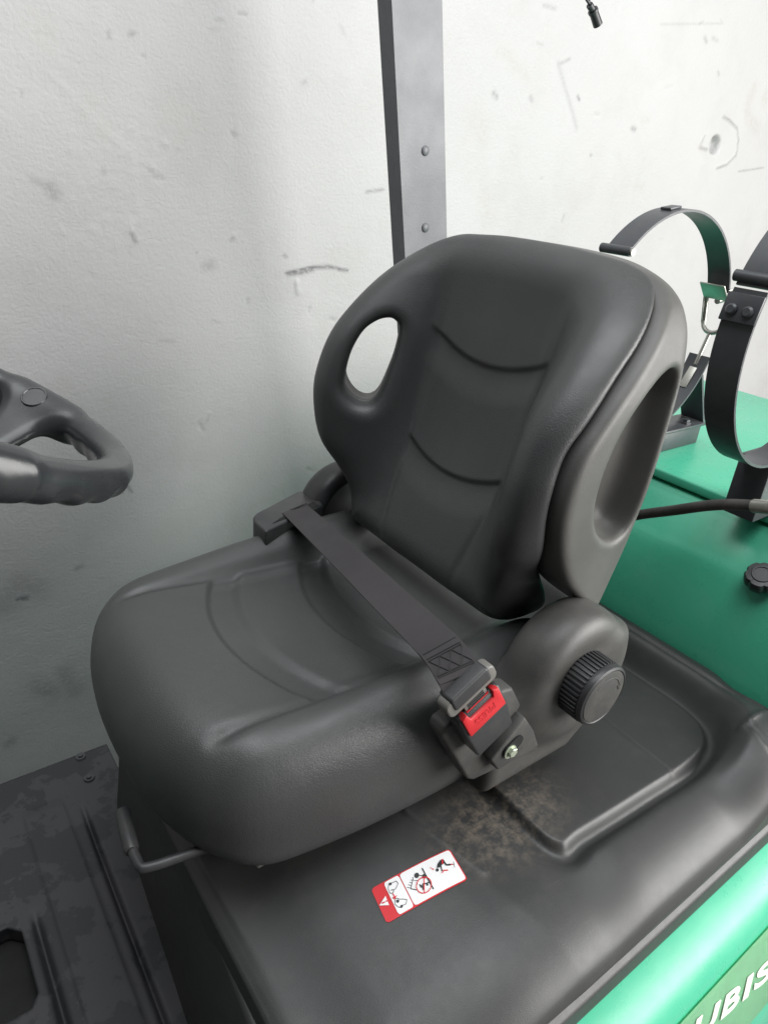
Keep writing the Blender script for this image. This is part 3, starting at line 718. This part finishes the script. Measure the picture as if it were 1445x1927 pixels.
# buckle body: shell tapering towards its foot
bm = bmesh.new()
secs = [(-.052, .0255, -.020, .003), (-.045, .0285, -.022, .006), (.000, .031, -.022, .012), (.030, .031, -.021, .011), (.034, .0295, -.019, .009)]
rings = []
for b, hw, c0_, c1_ in secs:
    rings.append([bm.verts.new(B(s * hw, b, c)) for s, c in ((-1, c0_), (1, c0_), (1, c1_), (-1, c1_))])
for r0, r1 in zip(rings[:-1], rings[1:]):
    for k in range(4): bm.faces.new((r0[k], r0[(k + 1) % 4], r1[(k + 1) % 4], r1[k]))
bm.faces.new(rings[0]); bm.faces.new(rings[-1]); bmesh.ops.recalc_face_normals(bm, faces=bm.faces[:]); bevel(bm, .003, 3)
bk = from_bm('buckle', bm, 'dkplastic', belt, True)
def child(o, p): o.parent = p; o.matrix_parent_inverse = Matrix.Identity(4); return o
# red button, notched at the top where the tongue goes in
bpoly = [(-.0275, .004), (.0275, .004), (.0275, .033), (.020, .036), (.0175, .026), (-.0175, .026), (-.020, .036), (-.0275, .033)]
bm = prism_bm(bpoly, lambda a, b, t: B(a, b, t + (.0125 if b < .01 else .0115)), -.008, .0028); bevel(bm, .0012, 2)
rbn = child(from_bm('release_button', bm, 'red', None, True), bk)
bm = prism_bm([(-.0165, .027), (.0165, .027), (.0165, .034), (-.0165, .034)], lambda a, b, t: B(a, b, t), -.010, .0095)
child(from_bm('button_slot', bm, 'redtext', None), bk)
def fn(v):
    return [tuple(B(-a, .0205 - b, .0147 + c)) for a, b, c in v]
child(link('press_text', text_mesh('press_text', 'PRESS', fn, .0125, .0004, .0001, 'CENTER'), 'redtext'), bk)
# tongue
tb = lambda a, b, t: B(a, b, t)
bm = prism_bm([(-.0165, .024), (.0165, .024), (.0165, .047), (-.0165, .047)], tb, -.003, .008); bevel(bm, .0012, 2)
tg = from_bm('tongue', bm, 'tonguesteel', belt, True)
def rrect(w, h0, h1, r, n=6):
    out = []
    for cx, cy, s in ((w - r, h1 - r, 0), (-w + r, h1 - r, 90), (-w + r, h0 + r, 180), (w - r, h0 + r, 270)):
        for k in range(n + 1):
            q = math.radians(s + 90 * k / n); out.append((cx + r * math.cos(q), cy + r * math.sin(q)))
    return out
bm = prism_bm(rrect(.036, .041, .064, .008), tb, -.009, .009); bevel(bm, .0025, 3)
child(from_bm('tongue_frame', bm, 'tonguesteel', None, True), tg)
bm = prism_bm(rrect(.0275, .048, .068, .004), tb, -.011, .0112); bevel(bm, .003, 3)
child(from_bm('tongue_cover', bm, 'dkplastic', None, True), tg)
bm = bmesh.new()
for k in range(5):
    q = prism_bm([(-.012, .0275 + k * .0032), (.012, .0275 + k * .0032), (.012, .0289 + k * .0032), (-.012, .0289 + k * .0032)], tb, .008, .0090)
    me_ = bpy.data.meshes.new('t'); q.to_mesh(me_); q.free(); bm.from_mesh(me_); bpy.data.meshes.remove(me_)
child(from_bm('grip_lines', bm, 'dkplastic', None), tg)
# webbing from the tongue to the retractor
p0 = B(0, .060, .0); far0 = Vector(on_y((548, 985), .945)); far1 = Vector(on_y((600, 955), .945)) 
farc = Vector(on_z((560, 963), .221)); Uf = Vector((1, .06, .06)).normalized()
path = [p0 - Vector((0, 0, .012)), p0 + Vector((-.002, .012, .008)), p0.lerp(farc, .12) + Vector((0, 0, .013)), p0.lerp(farc, .35) + Vector((0, 0, .010)), p0.lerp(farc, .65) + Vector((0, 0, .006)), farc, farc + Vector((.004, .012, -.008))]
pp = [Vector(q) for q in spline([tuple(p) for p in path], 10)]
def web_frame(i):
    t = (pp[min(i + 1, len(pp) - 1)] - pp[max(i - 1, 0)]).normalized(); k = i / (len(pp) - 1)
    uu = U.lerp(Uf, min(1, k * 1.2)); uu = (uu - t * uu.dot(t)).normalized(); return t, uu, uu.cross(t).normalized()
V = []; F = []; hw = .0245; th = .0008
for i, p in enumerate(pp):
    t, uu, nn = web_frame(i)
    V += [p - uu * hw - nn * th, p + uu * hw - nn * th, p + uu * hw + nn * th, p - uu * hw + nn * th]
for i in range(len(pp) - 1):
    for k in range(4): F.append((i * 4 + k, i * 4 + (k + 1) % 4, (i + 1) * 4 + (k + 1) % 4, (i + 1) * 4 + k))
F += [(0, 1, 2, 3), tuple((len(pp) - 1) * 4 + k for k in (3, 2, 1, 0))]
bm = bmesh.new(); vs = [bm.verts.new(v) for v in V]
for f in F: bm.faces.new([vs[k] for k in f])
wb = from_bm('webbing', bm, 'web', belt, True)
# doubled, stitched end by the tongue
i0, i1 = 8, 20
V = []; F = []
for j, i in enumerate(range(i0, i1 + 1)):
    t, uu, nn = web_frame(i); s = 1 if nn.z > 0 else -1; p = pp[i] + nn * s * .0022
    V += [p - uu * (hw - .0003), p + uu * (hw - .0003), p + uu * (hw - .0003) - nn * s * .002, p - uu * (hw - .0003) - nn * s * .002]
nj = i1 - i0 + 1
for j in range(nj - 1):
    for k in range(4): F.append((j * 4 + k, j * 4 + (k + 1) % 4, (j + 1) * 4 + (k + 1) % 4, (j + 1) * 4 + k))
F += [(0, 1, 2, 3), tuple((nj - 1) * 4 + k for k in (3, 2, 1, 0))]
bm = bmesh.new(); vs = [bm.verts.new(v) for v in V]
for f in F: bm.faces.new([vs[k] for k in f])
child(from_bm('folded_end', bm, 'web', None, True), wb)
def on_web(u, s):       # s along the folded end 0..1, u across -1..1
    q = i0 + (i1 - i0) * s; i = int(min(q, i1 - 1)); f = q - i; t, uu, nn = web_frame(i); sg = 1 if nn.z > 0 else -1
    return pp[i].lerp(pp[i + 1], f) + nn * sg * .0029 + uu * hw * u
segs = []
for a in (-.86, -.3, .3):
    segs += [((a, .25), (a + .56, .75)), ((a + .56, .25), (a, .75))]
for s in (.2, .25, .75, .80, .92): segs.append(((-.88, s), (.88, s)))
for q, (a, b) in enumerate(segs):
    child(tube('stitch', [on_web(a[0] + (b[0] - a[0]) * k / 6, a[1] + (b[1] - a[1]) * k / 6) for k in range(7)], .0006, 'thread', None, 6), wb)
# retractor housing on the far side of the seat
rt = [tuple(on_z(p, .217)[:2]) for p in ((478, 980), (476, 972), (482, 965), (560, 924), (571, 923), (604, 942), (608, 950), (500, 1000))]
bm = prism_bm(rt, lambda a, b, t: (a, b, t), .166, .217); bevel(bm, .004, 3)
ret = from_bm('retractor', bm, 'dkplastic', belt, True)
q = [on_z(p, .2185) for p in ((513, 984), (527, 974), (590, 943), (600, 950))]
bm = prism_bm([tuple(a[:2]) for a in q], lambda a, b, t: (a, b, t), .2155, .2178); child(from_bm('belt_slot', bm, 'dark', None), ret)
# bracket that carries the buckle
def pxz(pts, y): return [tuple(on_y(p, y)[[0, 2]]) for p in pts]
bp = pxz([(832, 1386), (838, 1370), (852, 1360), (950, 1300), (966, 1296), (1016, 1400), (1012, 1412), (890, 1470), (880, 1468)], .408)
bm = prism_bm(bp, lambda a, b, t: (a, t, b), .408, .434); bevel(bm, .004, 3)
br = from_bm('buckle_bracket', bm, 'dirtyplastic', belt, True)
bp2 = pxz([(925, 1434), (990, 1352), (1006, 1376), (1015, 1406), (938, 1452)], .392)
bm = prism_bm(bp2, lambda a, b, t: (a, t, b), .393, .41); bevel(bm, .003, 3)
child(from_bm('bracket_foot', bm, 'dirtyplastic', None, True), br)
bc = Vector(on_y((965, 1408), .390))
sl = []
for k in range(24):
    q = 2 * math.pi * k / 24; ux, uz = .011 * math.cos(q) + (.008 if math.cos(q) > 0 else -.004), .010 * math.sin(q)
    sl.append((bc.x + ux * .88 - uz * .475, bc.z + ux * .475 + uz * .88))
bm = prism_bm(sl, lambda a, b, t: (a, t, b), .3905, .396); child(from_bm('bolt_recess', bm, 'dark', None), br)
bm = bmesh.new(); lathe(bm, (bc.x - .004, .3902, bc.z - .004), (0, -1, 0), [(.0098, 0), (.0098, .0012), (.0075, .0013)], 32)
child(from_bm('bolt_washer', bm, 'greenbolt', None, True), br)
bm = bmesh.new(); lathe(bm, (bc.x - .003, .3890, bc.z - .003), (0, -1, 0), [(.0068, 0), (.0068, .004), (.0060, .0046)], 6)
child(from_bm('bracket_bolt', bm, 'greenbolt', None), br)

# ================================================================== STEERING WHEEL
WC = np.array([.007, .593, .591]); wn = np.array([.556, .02, 1.0]); wn /= np.linalg.norm(wn)
wa = np.cross([0, 1, 0], wn); wa /= np.linalg.norm(wa); wb_ = np.cross(wn, wa); WR = .165     # wa points to the rear (driver), wb_ across
def wheel_f(x, y, z):
    P = np.stack([x - WC[0], y - WC[1], z - WC[2]], -1); a = P @ wa; b = P @ wb_; n = P @ wn
    r = np.hypot(a, b); th = np.arctan2(b, a)
    rad = .0146 + .0009 * np.cos(th * 34) * sstep(.004, -.012, n + (WR - r) * .3)
    f = np.sqrt((r - WR) ** 2 + (n * .95) ** 2) - rad
    for q in SPK:
        c, s = math.cos(q), math.sin(q); u = a * c + b * s; w_ = -a * s + b * c
        hw_ = .017 + .013 * sstep(.105, .16, u) + .020 * sstep(.07, .02, u)
        sp_ = smax(np.maximum(np.abs(w_) - hw_, np.maximum(-u, u - WR)), np.abs(n + .066 * sstep(.165, .085, u) - .001) - .009, .012)
        f = smin(f, sp_, .022)
    hub = smax(r - .052, np.abs(n + .062) - .028, .02)
    return smin(f, hub, .02)
def spk_angle(p):
    d = ray(p); t = (wn @ (WC - CAMP)) / (wn @ d); q = CAMP + d * t - WC; return math.atan2(q @ wb_, q @ wa)
s0 = spk_angle((84, 770))
SPK = [s0, s0 + 2.25, s0 - 2.02]
wt = thing('steering_wheel', 'glossy black steering wheel with scalloped finger grips in front of the seat', 'steering wheel', tuple(WC))
implicit('wheel_rim', wheel_f, WC - .2, WC + .2, .0026, 'wheelplastic', wt)
bm = bmesh.new(); lathe(bm, WC - wn * .036, wn, [(.040, 0), (.040, .008), (.035, .012)], 48)
from_bm('horn_cap', bm, 'dkplastic', wt, True)
d_ = ray((64, 746)) / FPX; tt = np.linspace(.4, 1.2, 3000); Pq = CAMP + d_ * tt[:, None]; hit = np.nonzero(wheel_f(*Pq.T) < 0)[0]; sc_ = Pq[hit[0]] if len(hit) else WC
gn = np.array([wheel_f(*(sc_ + 1e-3 * e)[:, None])[0] - wheel_f(*(sc_ - 1e-3 * e)[:, None])[0] for e in np.eye(3)]); gn /= np.linalg.norm(gn)
bm = bmesh.new(); lathe(bm, sc_, gn, [(.0115, -.004), (.0115, .0004), (.0110, .0009), (.0100, .0009), (.0096, .0003)], 32)
from_bm('spoke_plug', bm, 'wheelplastic', wt, True)
tube('steering_column', [WC - wn * .08, WC - wn * .35 + np.array([-.02, 0, 0]), (WC[0] - .35, WC[1], -.36)], .024, 'dkplastic', wt, 20)

# ================================================================== TANK STRAPS
def band(name, c, R, y0, y1, a0, a1, mat, parent, th=.004, nseg=60):
    bm = bmesh.new(); rows = []
    for k in range(nseg + 1):
        q = math.radians(a0 + (a1 - a0) * k / nseg); cs, sn = math.cos(q), math.sin(q)
        rows.append([bm.verts.new((c[0] + r * cs, y, c[2] + r * sn)) for r, y in ((R - th / 2, y0), (R + th / 2, y0), (R + th / 2, y1), (R - th / 2, y1))])
    for r0, r1 in zip(rows[:-1], rows[1:]):
        for k in range(4): bm.faces.new((r0[k], r0[(k + 1) % 4], r1[(k + 1) % 4], r1[k]))
    bm.faces.new(rows[0]); bm.faces.new(rows[-1]); bmesh.ops.recalc_face_normals(bm, faces=bm.faces[:])
    return from_bm(name, bm, mat, parent, True)
def box(name, c, ux, uy, uz, sx, sy, sz, mat, parent, bw=.002):
    bm = bmesh.new(); ux, uy, uz = Vector(ux), Vector(uy), Vector(uz)
    vs = [bm.verts.new(Vector(c) + ux * (i * sx / 2) + uy * (j * sy / 2) + uz * (k * sz / 2)) for i in (-1, 1) for j in (-1, 1) for k in (-1, 1)]
    for f in ((0, 1, 3, 2), (4, 6, 7, 5), (0, 4, 5, 1), (2, 3, 7, 6), (0, 2, 6, 4), (1, 5, 7, 3)): bm.faces.new([vs[i] for i in f])
    bmesh.ops.recalc_face_normals(bm, faces=bm.faces[:]); bevel(bm, bw, 2); return from_bm(name, bm, mat, parent, True)
BWD = .045
S1 = np.array([1.150, .725, .533]); SR = .200
t1 = thing('tank_strap', 'black steel tank strap behind the seat with a hanging wire latch', 'tank strap', (S1[0], S1[1], DZ), 'gas bottle straps on the rear deck')
def polar(S, q, r, y): q = math.radians(q); return Vector((S[0] + r * math.cos(q), y, S[2] + r * math.sin(q)))
def ang_of(S, p):
    q = on_y(p, S[1]); return math.degrees(math.atan2(q[2] - S[2], q[0] - S[0]))
aH = ang_of(S1, (1160, 470)); aL = ang_of(S1, (1355, 545)); aB = ang_of(S1, (1318, 668))
band('upper_band', S1, SR, S1[1] - BWD / 2, S1[1] + BWD / 2, aL, aH, 'blacksteel', t1)
band('lower_band', S1, SR, S1[1] - BWD / 2, S1[1] + BWD / 2, aB, aB - 150, 'blacksteel', t1)
def hinge_at(S, q, parent, ln):
    q_ = math.radians(q); tube('hinge_pin', [polar(S, q, SR + .004, S[1] - ln / 2), polar(S, q, SR + .004, S[1] + ln / 2)], .0075, 'blacksteel', parent, 16)
    tube('pin_end', [polar(S, q, SR + .004, S[1] - ln / 2 - .004), polar(S, q, SR + .004, S[1] - ln / 2)], .0055, 'steel', parent, 14)
hinge_at(S1, aH, t1, BWD + .012)
aC = ang_of(S1, (1262, 394)); qc = math.radians(aC); rc_ = Vector((math.cos(qc), 0, math.sin(qc))); tc_ = Vector((-math.sin(qc), 0, math.cos(qc)))
box('band_clip', polar(S1, aC, SR + .004, S1[1]), tc_, (0, 1, 0), rc_, .030, .020, .004, 'blacksteel', t1, .001)
ql = aB - 14; qc = math.radians(ql); rl_ = Vector((math.cos(qc), 0, math.sin(qc))); tl_ = Vector((-math.sin(qc), 0, math.cos(qc)))
box('band_tab', polar(S1, ql, SR - .0042, S1[1]), tl_, (0, 1, 0), rl_, .045, .016, .003, 'steel', t1, .001)
# latch: folded lever plate, side cheeks, wire bail and T bolt
lp = polar(S1, aL, SR, S1[1]); tq = math.radians(aL); er = Vector((math.cos(tq), 0, math.sin(tq))); et = Vector((-math.sin(tq), 0, math.cos(tq)))
box('latch_plate', lp + et * .004 - er * .014, (et * .9 - er * .45).normalized(), (0, 1, 0), (er * .9 + et * .45).normalized(), .040, BWD + .006, .003, 'steel', t1, .001)
for s in (-1, 1):
    box('latch_cheek', lp + Vector((0, s * (BWD / 2 + .002), 0)) - et * .030, et, (0, 1, 0), er, .075, .0025, .014, 'steel', t1, .001)
    tube('latch_rivet', [lp + Vector((0, s * BWD / 2, 0)), lp + Vector((0, s * (BWD / 2 + .006), 0))], .005, 'steel', t1, 12)
bl = []
lowp = polar(S1, aB, SR - .002, S1[1])
dn = (lowp - (lp - et * .06)).normalized()
for k in range(17):
    q = math.pi * k / 16; bl.append(lp - et * .062 + Vector((0, math.cos(q) * (BWD / 2), 0)) + dn * (.022 * math.sin(q)))
bl = [lp + Vector((0, BWD / 2, 0)) - et * .01] + bl + [lp + Vector((0, -BWD / 2, 0)) - et * .01]
tube('wire_bail', bl, .0044, 'steel', t1, 10)
tube('latch_rod', [lp - et * .062 + dn * .022, lowp, lowp + dn * .02], .004, 'steel', t1, 10)
tube('toggle_rod', [lp - et * .02 + er * .0, lp - et * .028 + er * .045], .006, 'steel', t1, 12)
# foot of the far strap
fp = Vector(on_y((1308, 788), S1[1])); fq = Vector((S1[0] + .02, S1[1], fp.z))
box('foot_plate', (fp + fq) / 2 + Vector((0, .005, -.003)), (1, 0, 0), (0, 1, 0), (0, 0, 1), fp.x - fq.x, .062, .006, 'blacksteel', t1, .001)
box('foot_block', ((fp.x + fq.x) / 2, S1[1] + .005, (fp.z - .0065 + DZ) / 2), (1, 0, 0), (0, 1, 0), (0, 0, 1), fp.x - fq.x - .01, .05, fp.z - .0065 - DZ, 'blacksteel', t1, .002)
bm = bmesh.new(); lathe(bm, fp + Vector((-.05, -.008, .0)), (0, 0, 1), [(.011, 0), (.011, .003), (.008, .0035), (.008, .009)], 6)
from_bm('foot_bolt', bm, 'blacksteel', t1)
f2 = polar(S1, aB - 10, SR + .003, S1[1])
bm = prism_bm([(f2.x - .003, f2.z), (f2.x + .003, f2.z), (fp.x, fp.z + .0005), (fp.x - .006, fp.z + .0005)], lambda a, b, t: (a, t, b), S1[1] - .022, S1[1] + .03)
from_bm('foot_upright', bm, 'blacksteel', t1)
box('strap_cradle', (S1[0], S1[1], (DZ + S1[2] - SR - .002) / 2), (1, 0, 0), (0, 1, 0), (0, 0, 1), .07, .05, S1[2] - SR - .002 - DZ, 'blacksteel', t1, .003)

S2 = np.array([1.115, .458, .585])
t2 = thing('tank_strap', 'black steel tank strap with a bolted hinge plate beside the hose', 'tank strap', (S2[0], S2[1], DZ), 'gas bottle straps on the rear deck')
h2 = ang_of(S2, (1408, 540))
band('lower_band', S2, SR, S2[1] - BWD / 2, S2[1] + BWD / 2, h2, h2 + 205, 'blacksteel', t2)
band('upper_band', S2, SR, S2[1] - BWD / 2, S2[1] + BWD / 2, h2 - 95, h2 - 1, 'blacksteel', t2)
hinge_at(S2, h2 - 4, t2, BWD + .010)
hpq = math.radians(h2 + 7); hr = Vector((math.cos(hpq), 0, math.sin(hpq))); ht = Vector((-math.sin(hpq), 0, math.cos(hpq)))
hb = box('hinge_plate', polar(S2, h2 + 7, SR + .0045, S2[1]), ht, (0, 1, 0), hr, .036, BWD + .004, .005, 'blacksteel', t2, .001)
for s in (-1, 1):
    c = polar(S2, h2 + 8, SR + .007, S2[1] + s * .011); bm = bmesh.new(); lathe(bm, c, hr, [(.0075, 0), (.0075, .003), (.005, .0055)], 20)
    child(from_bm('hinge_bolt', bm, 'blacksteel', None, True), hb)
cb = Vector(on_z((1428, 905), DZ)); 
box('strap_block', (S2[0] + .05, S2[1] + .005, (DZ + S2[2] - SR) / 2 - .001), (1, 0, 0), (0, 1, 0), (0, 0, 1), .10, .055, S2[2] - SR - DZ + .006, 'blacksteel', t2, .004)

# ================================================================== HOSE, PLUG
hs = [on_x((1100, 1005), .92), on_x((1180, 974), .93), on_x((1270, 960), .92), on_x((1350, 950), .91), on_x((1420, 952), .90), on_x((1520, 965), .88)]
ho = thing('gas_hose', 'thin black rubber gas hose with a printed white sleeve behind the seat', 'hose', tuple(hs[2]))
hp_ = spline(hs, 10)
tube('hose', hp_, .0078, 'rubber', ho, 18)
fe = spline([on_x((1419, 952), .90), on_x((1450, 955), .893), on_x((1500, 962), .885)], 4)
tube('ferrule', fe, .0092, 'steel', ho, 18)

ck = [on_y((1085, -60), 1.05), on_y((1100, -10), 1.05), on_y((1110, 8), 1.05), on_y((1117, 24), 1.05)]
cn = thing('cable_plug', 'small black plug dangling on a thin wire against the white wall', 'plug', tuple(on_y((1128, 47), 1.05)))
tube('wire', spline([ck[0] + np.array([-.01, 0, .12])] + ck, 8), .0026, 'dkplastic', cn, 10)
tube('wire', spline([ck[0] + np.array([.012, 0, .12]), ck[1] + np.array([.012, 0, .004]), ck[2] + np.array([.004, 0, 0])], 8), .0022, 'dkplastic', cn, 10)
q0, q1, q2, q3 = [Vector(on_y(p, 1.05)) for p in ((1109, 8), (1115, 18), (1117, 22), (1125, 46))]
tube('plug_neck', [q0, q1], .0062, 'dkplastic', cn, 14); tube('plug_body', [q1, q1.lerp(q2, .9), q2, q3], [.0095, .0095, .0082, .0088], 'dkplastic', cn, 16)

# ================================================================== WARNING STICKER
stk = thing('warning_sticker', 'red and white pictogram warning sticker stuck on the black hood', 'sticker', tuple(on_z((790, 1668), 0)))
# corners in the photograph -> hood surface; drawing coordinates are those of an enlarged crop (4.516 px per photo px)
def z2p(a, b): return (640 + a / 4.5156, 1540 + b / 4.5167)
def hit_hood(p):
    z = 0.0
    for _ in range(12):
        q = on_z(p, z); z = hood_z(q[0], q[1])
    return q
cs = [hit_hood(z2p(*p)) for p in ((428, 888), (1092, 528), (903, 272), (250, 612))]
c4 = [(428, 888), (1092, 528), (903, 272), (250, 612)]
def homog(src, dst):
    A = []; bb = []
    for (x, y), (u, v) in zip(src, dst):
        A.append([x, y, 1, 0, 0, 0, -u * x, -u * y]); bb.append(u); A.append([0, 0, 0, x, y, 1, -v * x, -v * y]); bb.append(v)
    return np.append(np.linalg.solve(np.array(A), np.array(bb)), 1).reshape(3, 3)
SW, SH = .108, .044
Hm = homog(c4, [(0, 0), (SW, 0), (SW, SH), (0, SH)])
uo = (cs[0] + cs[3]) / 2; ud = ((cs[1] + cs[2]) / 2 - uo); ud /= np.linalg.norm(ud)
cen = sum(cs) / 4; vd = ((cs[3] + cs[2]) - (cs[0] + cs[1])) / 2; vd -= ud * (vd @ ud); vd /= np.linalg.norm(vd)
def place(u, v, h):
    q = cen + ud * (u - SW / 2) + vd * (v - SH / 2); return (q[0], q[1], hood_z(q[0], q[1]) + h)
def sticker_grid(name, u0, u1, v0, v1, h, mat, parent, r=0, nu=28, nv=14):
    bm = bmesh.new(); vs = {}
    for i in range(nu + 1):
        for j in range(nv + 1):
            u = u0 + (u1 - u0) * i / nu; v = v0 + (v1 - v0) * j / nv
            if r:
                for cu_, cv_ in ((u0 + r, v0 + r), (u1 - r, v0 + r), (u0 + r, v1 - r), (u1 - r, v1 - r)):
                    du, dv = u - cu_, v - cv_
                    if ((u < u0 + r and cu_ == u0 + r) or (u > u1 - r and cu_ == u1 - r)) and ((v < v0 + r and cv_ == v0 + r) or (v > v1 - r and cv_ == v1 - r)):
                        l = math.hypot(du, dv)
                        m_ = max(abs(du), abs(dv))
                        if l > 1e-9: u, v = cu_ + du * m_ / l, cv_ + dv * m_ / l
            vs[i, j] = bm.verts.new(place(u, v, h))
    for i in range(nu):
        for j in range(nv): bm.faces.new((vs[i, j], vs[i + 1, j], vs[i + 1, j + 1], vs[i, j + 1]))
    o = from_bm(name, bm, mat, parent, True); return o
def Z(a, b):
    q = Hm @ np.array([a, b, 1]); return q[0] / q[2], q[1] / q[2]
def shape(name, pts, h, mat, raw=False):
    bm = bmesh.new(); vs = [bm.verts.new(place(*(p if raw else Z(*p)), h)) for p in pts]
    bm.faces.new(vs); bmesh.ops.triangulate(bm, faces=bm.faces[:]); return bm
def put(name, polys, h, mat, raw=False):
    bm = bmesh.new()
    for pts in polys:
        b = shape(name, pts, h, mat, raw); me_ = bpy.data.meshes.new('t'); b.to_mesh(me_); b.free(); bm.from_mesh(me_); bpy.data.meshes.remove(me_)
    for f in bm.faces:
        if f.normal.z < 0: f.normal_flip()
    me = bpy.data.meshes.new(name); bm.to_mesh(me); bm.free(); o = link(name, me, mat); return keep(o, stk)
def line(pts, wd):        # stroked polyline in crop pixels -> list of quads
    out = []
    for (a, b), (c, d) in zip(pts[:-1], pts[1:]):
        l = math.hypot(c - a, d - b) or 1; nx, ny = -(d - b) / l * wd / 2, (c - a) / l * wd / 2
        out.append([(a + nx, b + ny), (c + nx, d + ny), (c - nx, d - ny), (a - nx, b - ny)])
    return out
def disc(a, b, r, n=18): return [(a + r * math.cos(2 * math.pi * k / n), b + r * math.sin(2 * math.pi * k / n)) for k in range(n)]
sticker_grid('red_border', 0, SW, 0, SH, .0009, 'stickerred', stk, .004)
sticker_grid('white_panel', .016, .0355, .0014, SH - .0014, .0013, 'white', stk, .003, 10, 12)
sticker_grid('white_panel', .0368, SW - .0014, .0014, SH - .0014, .0013, 'white', stk, .003, 20, 12)
put('warning_triangle', [[(386, 673), (343, 748), (428, 746)]], .0017, 'white')
put('exclamation_mark', line([(362, 732), (388, 722)], 11) + [disc(401, 715, 7)], .0021, 'stickerred')
hand1 = [(405, 572), (430, 570), (465, 555), (485, 575), (470, 615), (452, 628), (450, 648), (430, 655), (415, 640), (402, 612), (405, 572)]
hand2 = [(470, 700), (490, 692), (512, 700), (548, 700), (578, 705), (575, 738), (545, 750), (535, 768), (505, 760), (480, 740), (470, 700)]
put('hand_picture', line(hand1, 5) + line([(425, 630), (445, 622), (455, 640)], 5) + [disc(417, 578, 12)], .0017, 'stickerblack')
put('hand_picture', line(hand2, 5) + line([(480, 715), (500, 705), (505, 725)], 5) + [disc(538, 757, 12), disc(500, 716, 13)], .0017, 'stickerblack')
put('red_arrow', line([(448, 655), (466, 680)], 9) + [[(446, 690), (488, 668), (472, 702)]], .0019, 'stickerred')
truck = line([(680, 450), (735, 530), (800, 620)], 11) + [disc(640, 510, 22), disc(708, 516, 20)]
truck += line([(612, 535), (600, 618), (655, 628)], 7) + line([(618, 550), (655, 552), (648, 615)], 4) + line([(625, 505), (690, 512)], 6)
for k in range(5): truck += line([(566 + k * 9, 606 - k * 20), (595 + k * 5, 612 - k * 20)], 4)
truck += line([(672, 585), (700, 600), (712, 628), (700, 580), (735, 575), (765, 560)], 11) + [disc(690, 600, 10), disc(742, 585, 9)]
put('tipping_truck_picture', truck, .0017, 'stickerblack')
cir = disc(712, 590, 65, 40); put('prohibition_ring', line(cir + cir[:1], 8) + line([(706, 532), (722, 650)], 9), .0021, 'stickerred')
man = [[(808, 448), (812, 410), (832, 380), (858, 370), (872, 385), (868, 405), (850, 420), (835, 440)], disc(815, 463, 14)]
man += line([(866, 390), (890, 418), (930, 412)], 14) + line([(842, 425), (858, 470)], 11) + line([(950, 385), (966, 436)], 4) + line([(930, 412), (955, 408)], 6)
put('bracing_driver_picture', man, .0017, 'stickerblack')
put('red_belt_mark', line([(851, 370), (855, 412)], 12) + line([(925, 412), (948, 410)], 8) + line([(860, 488), (870, 465), (910, 463)], 9) + [[(768, 455), (786, 452), (780, 468)]] + line([(750, 442), (772, 458)], 4), .0021, 'stickerred')
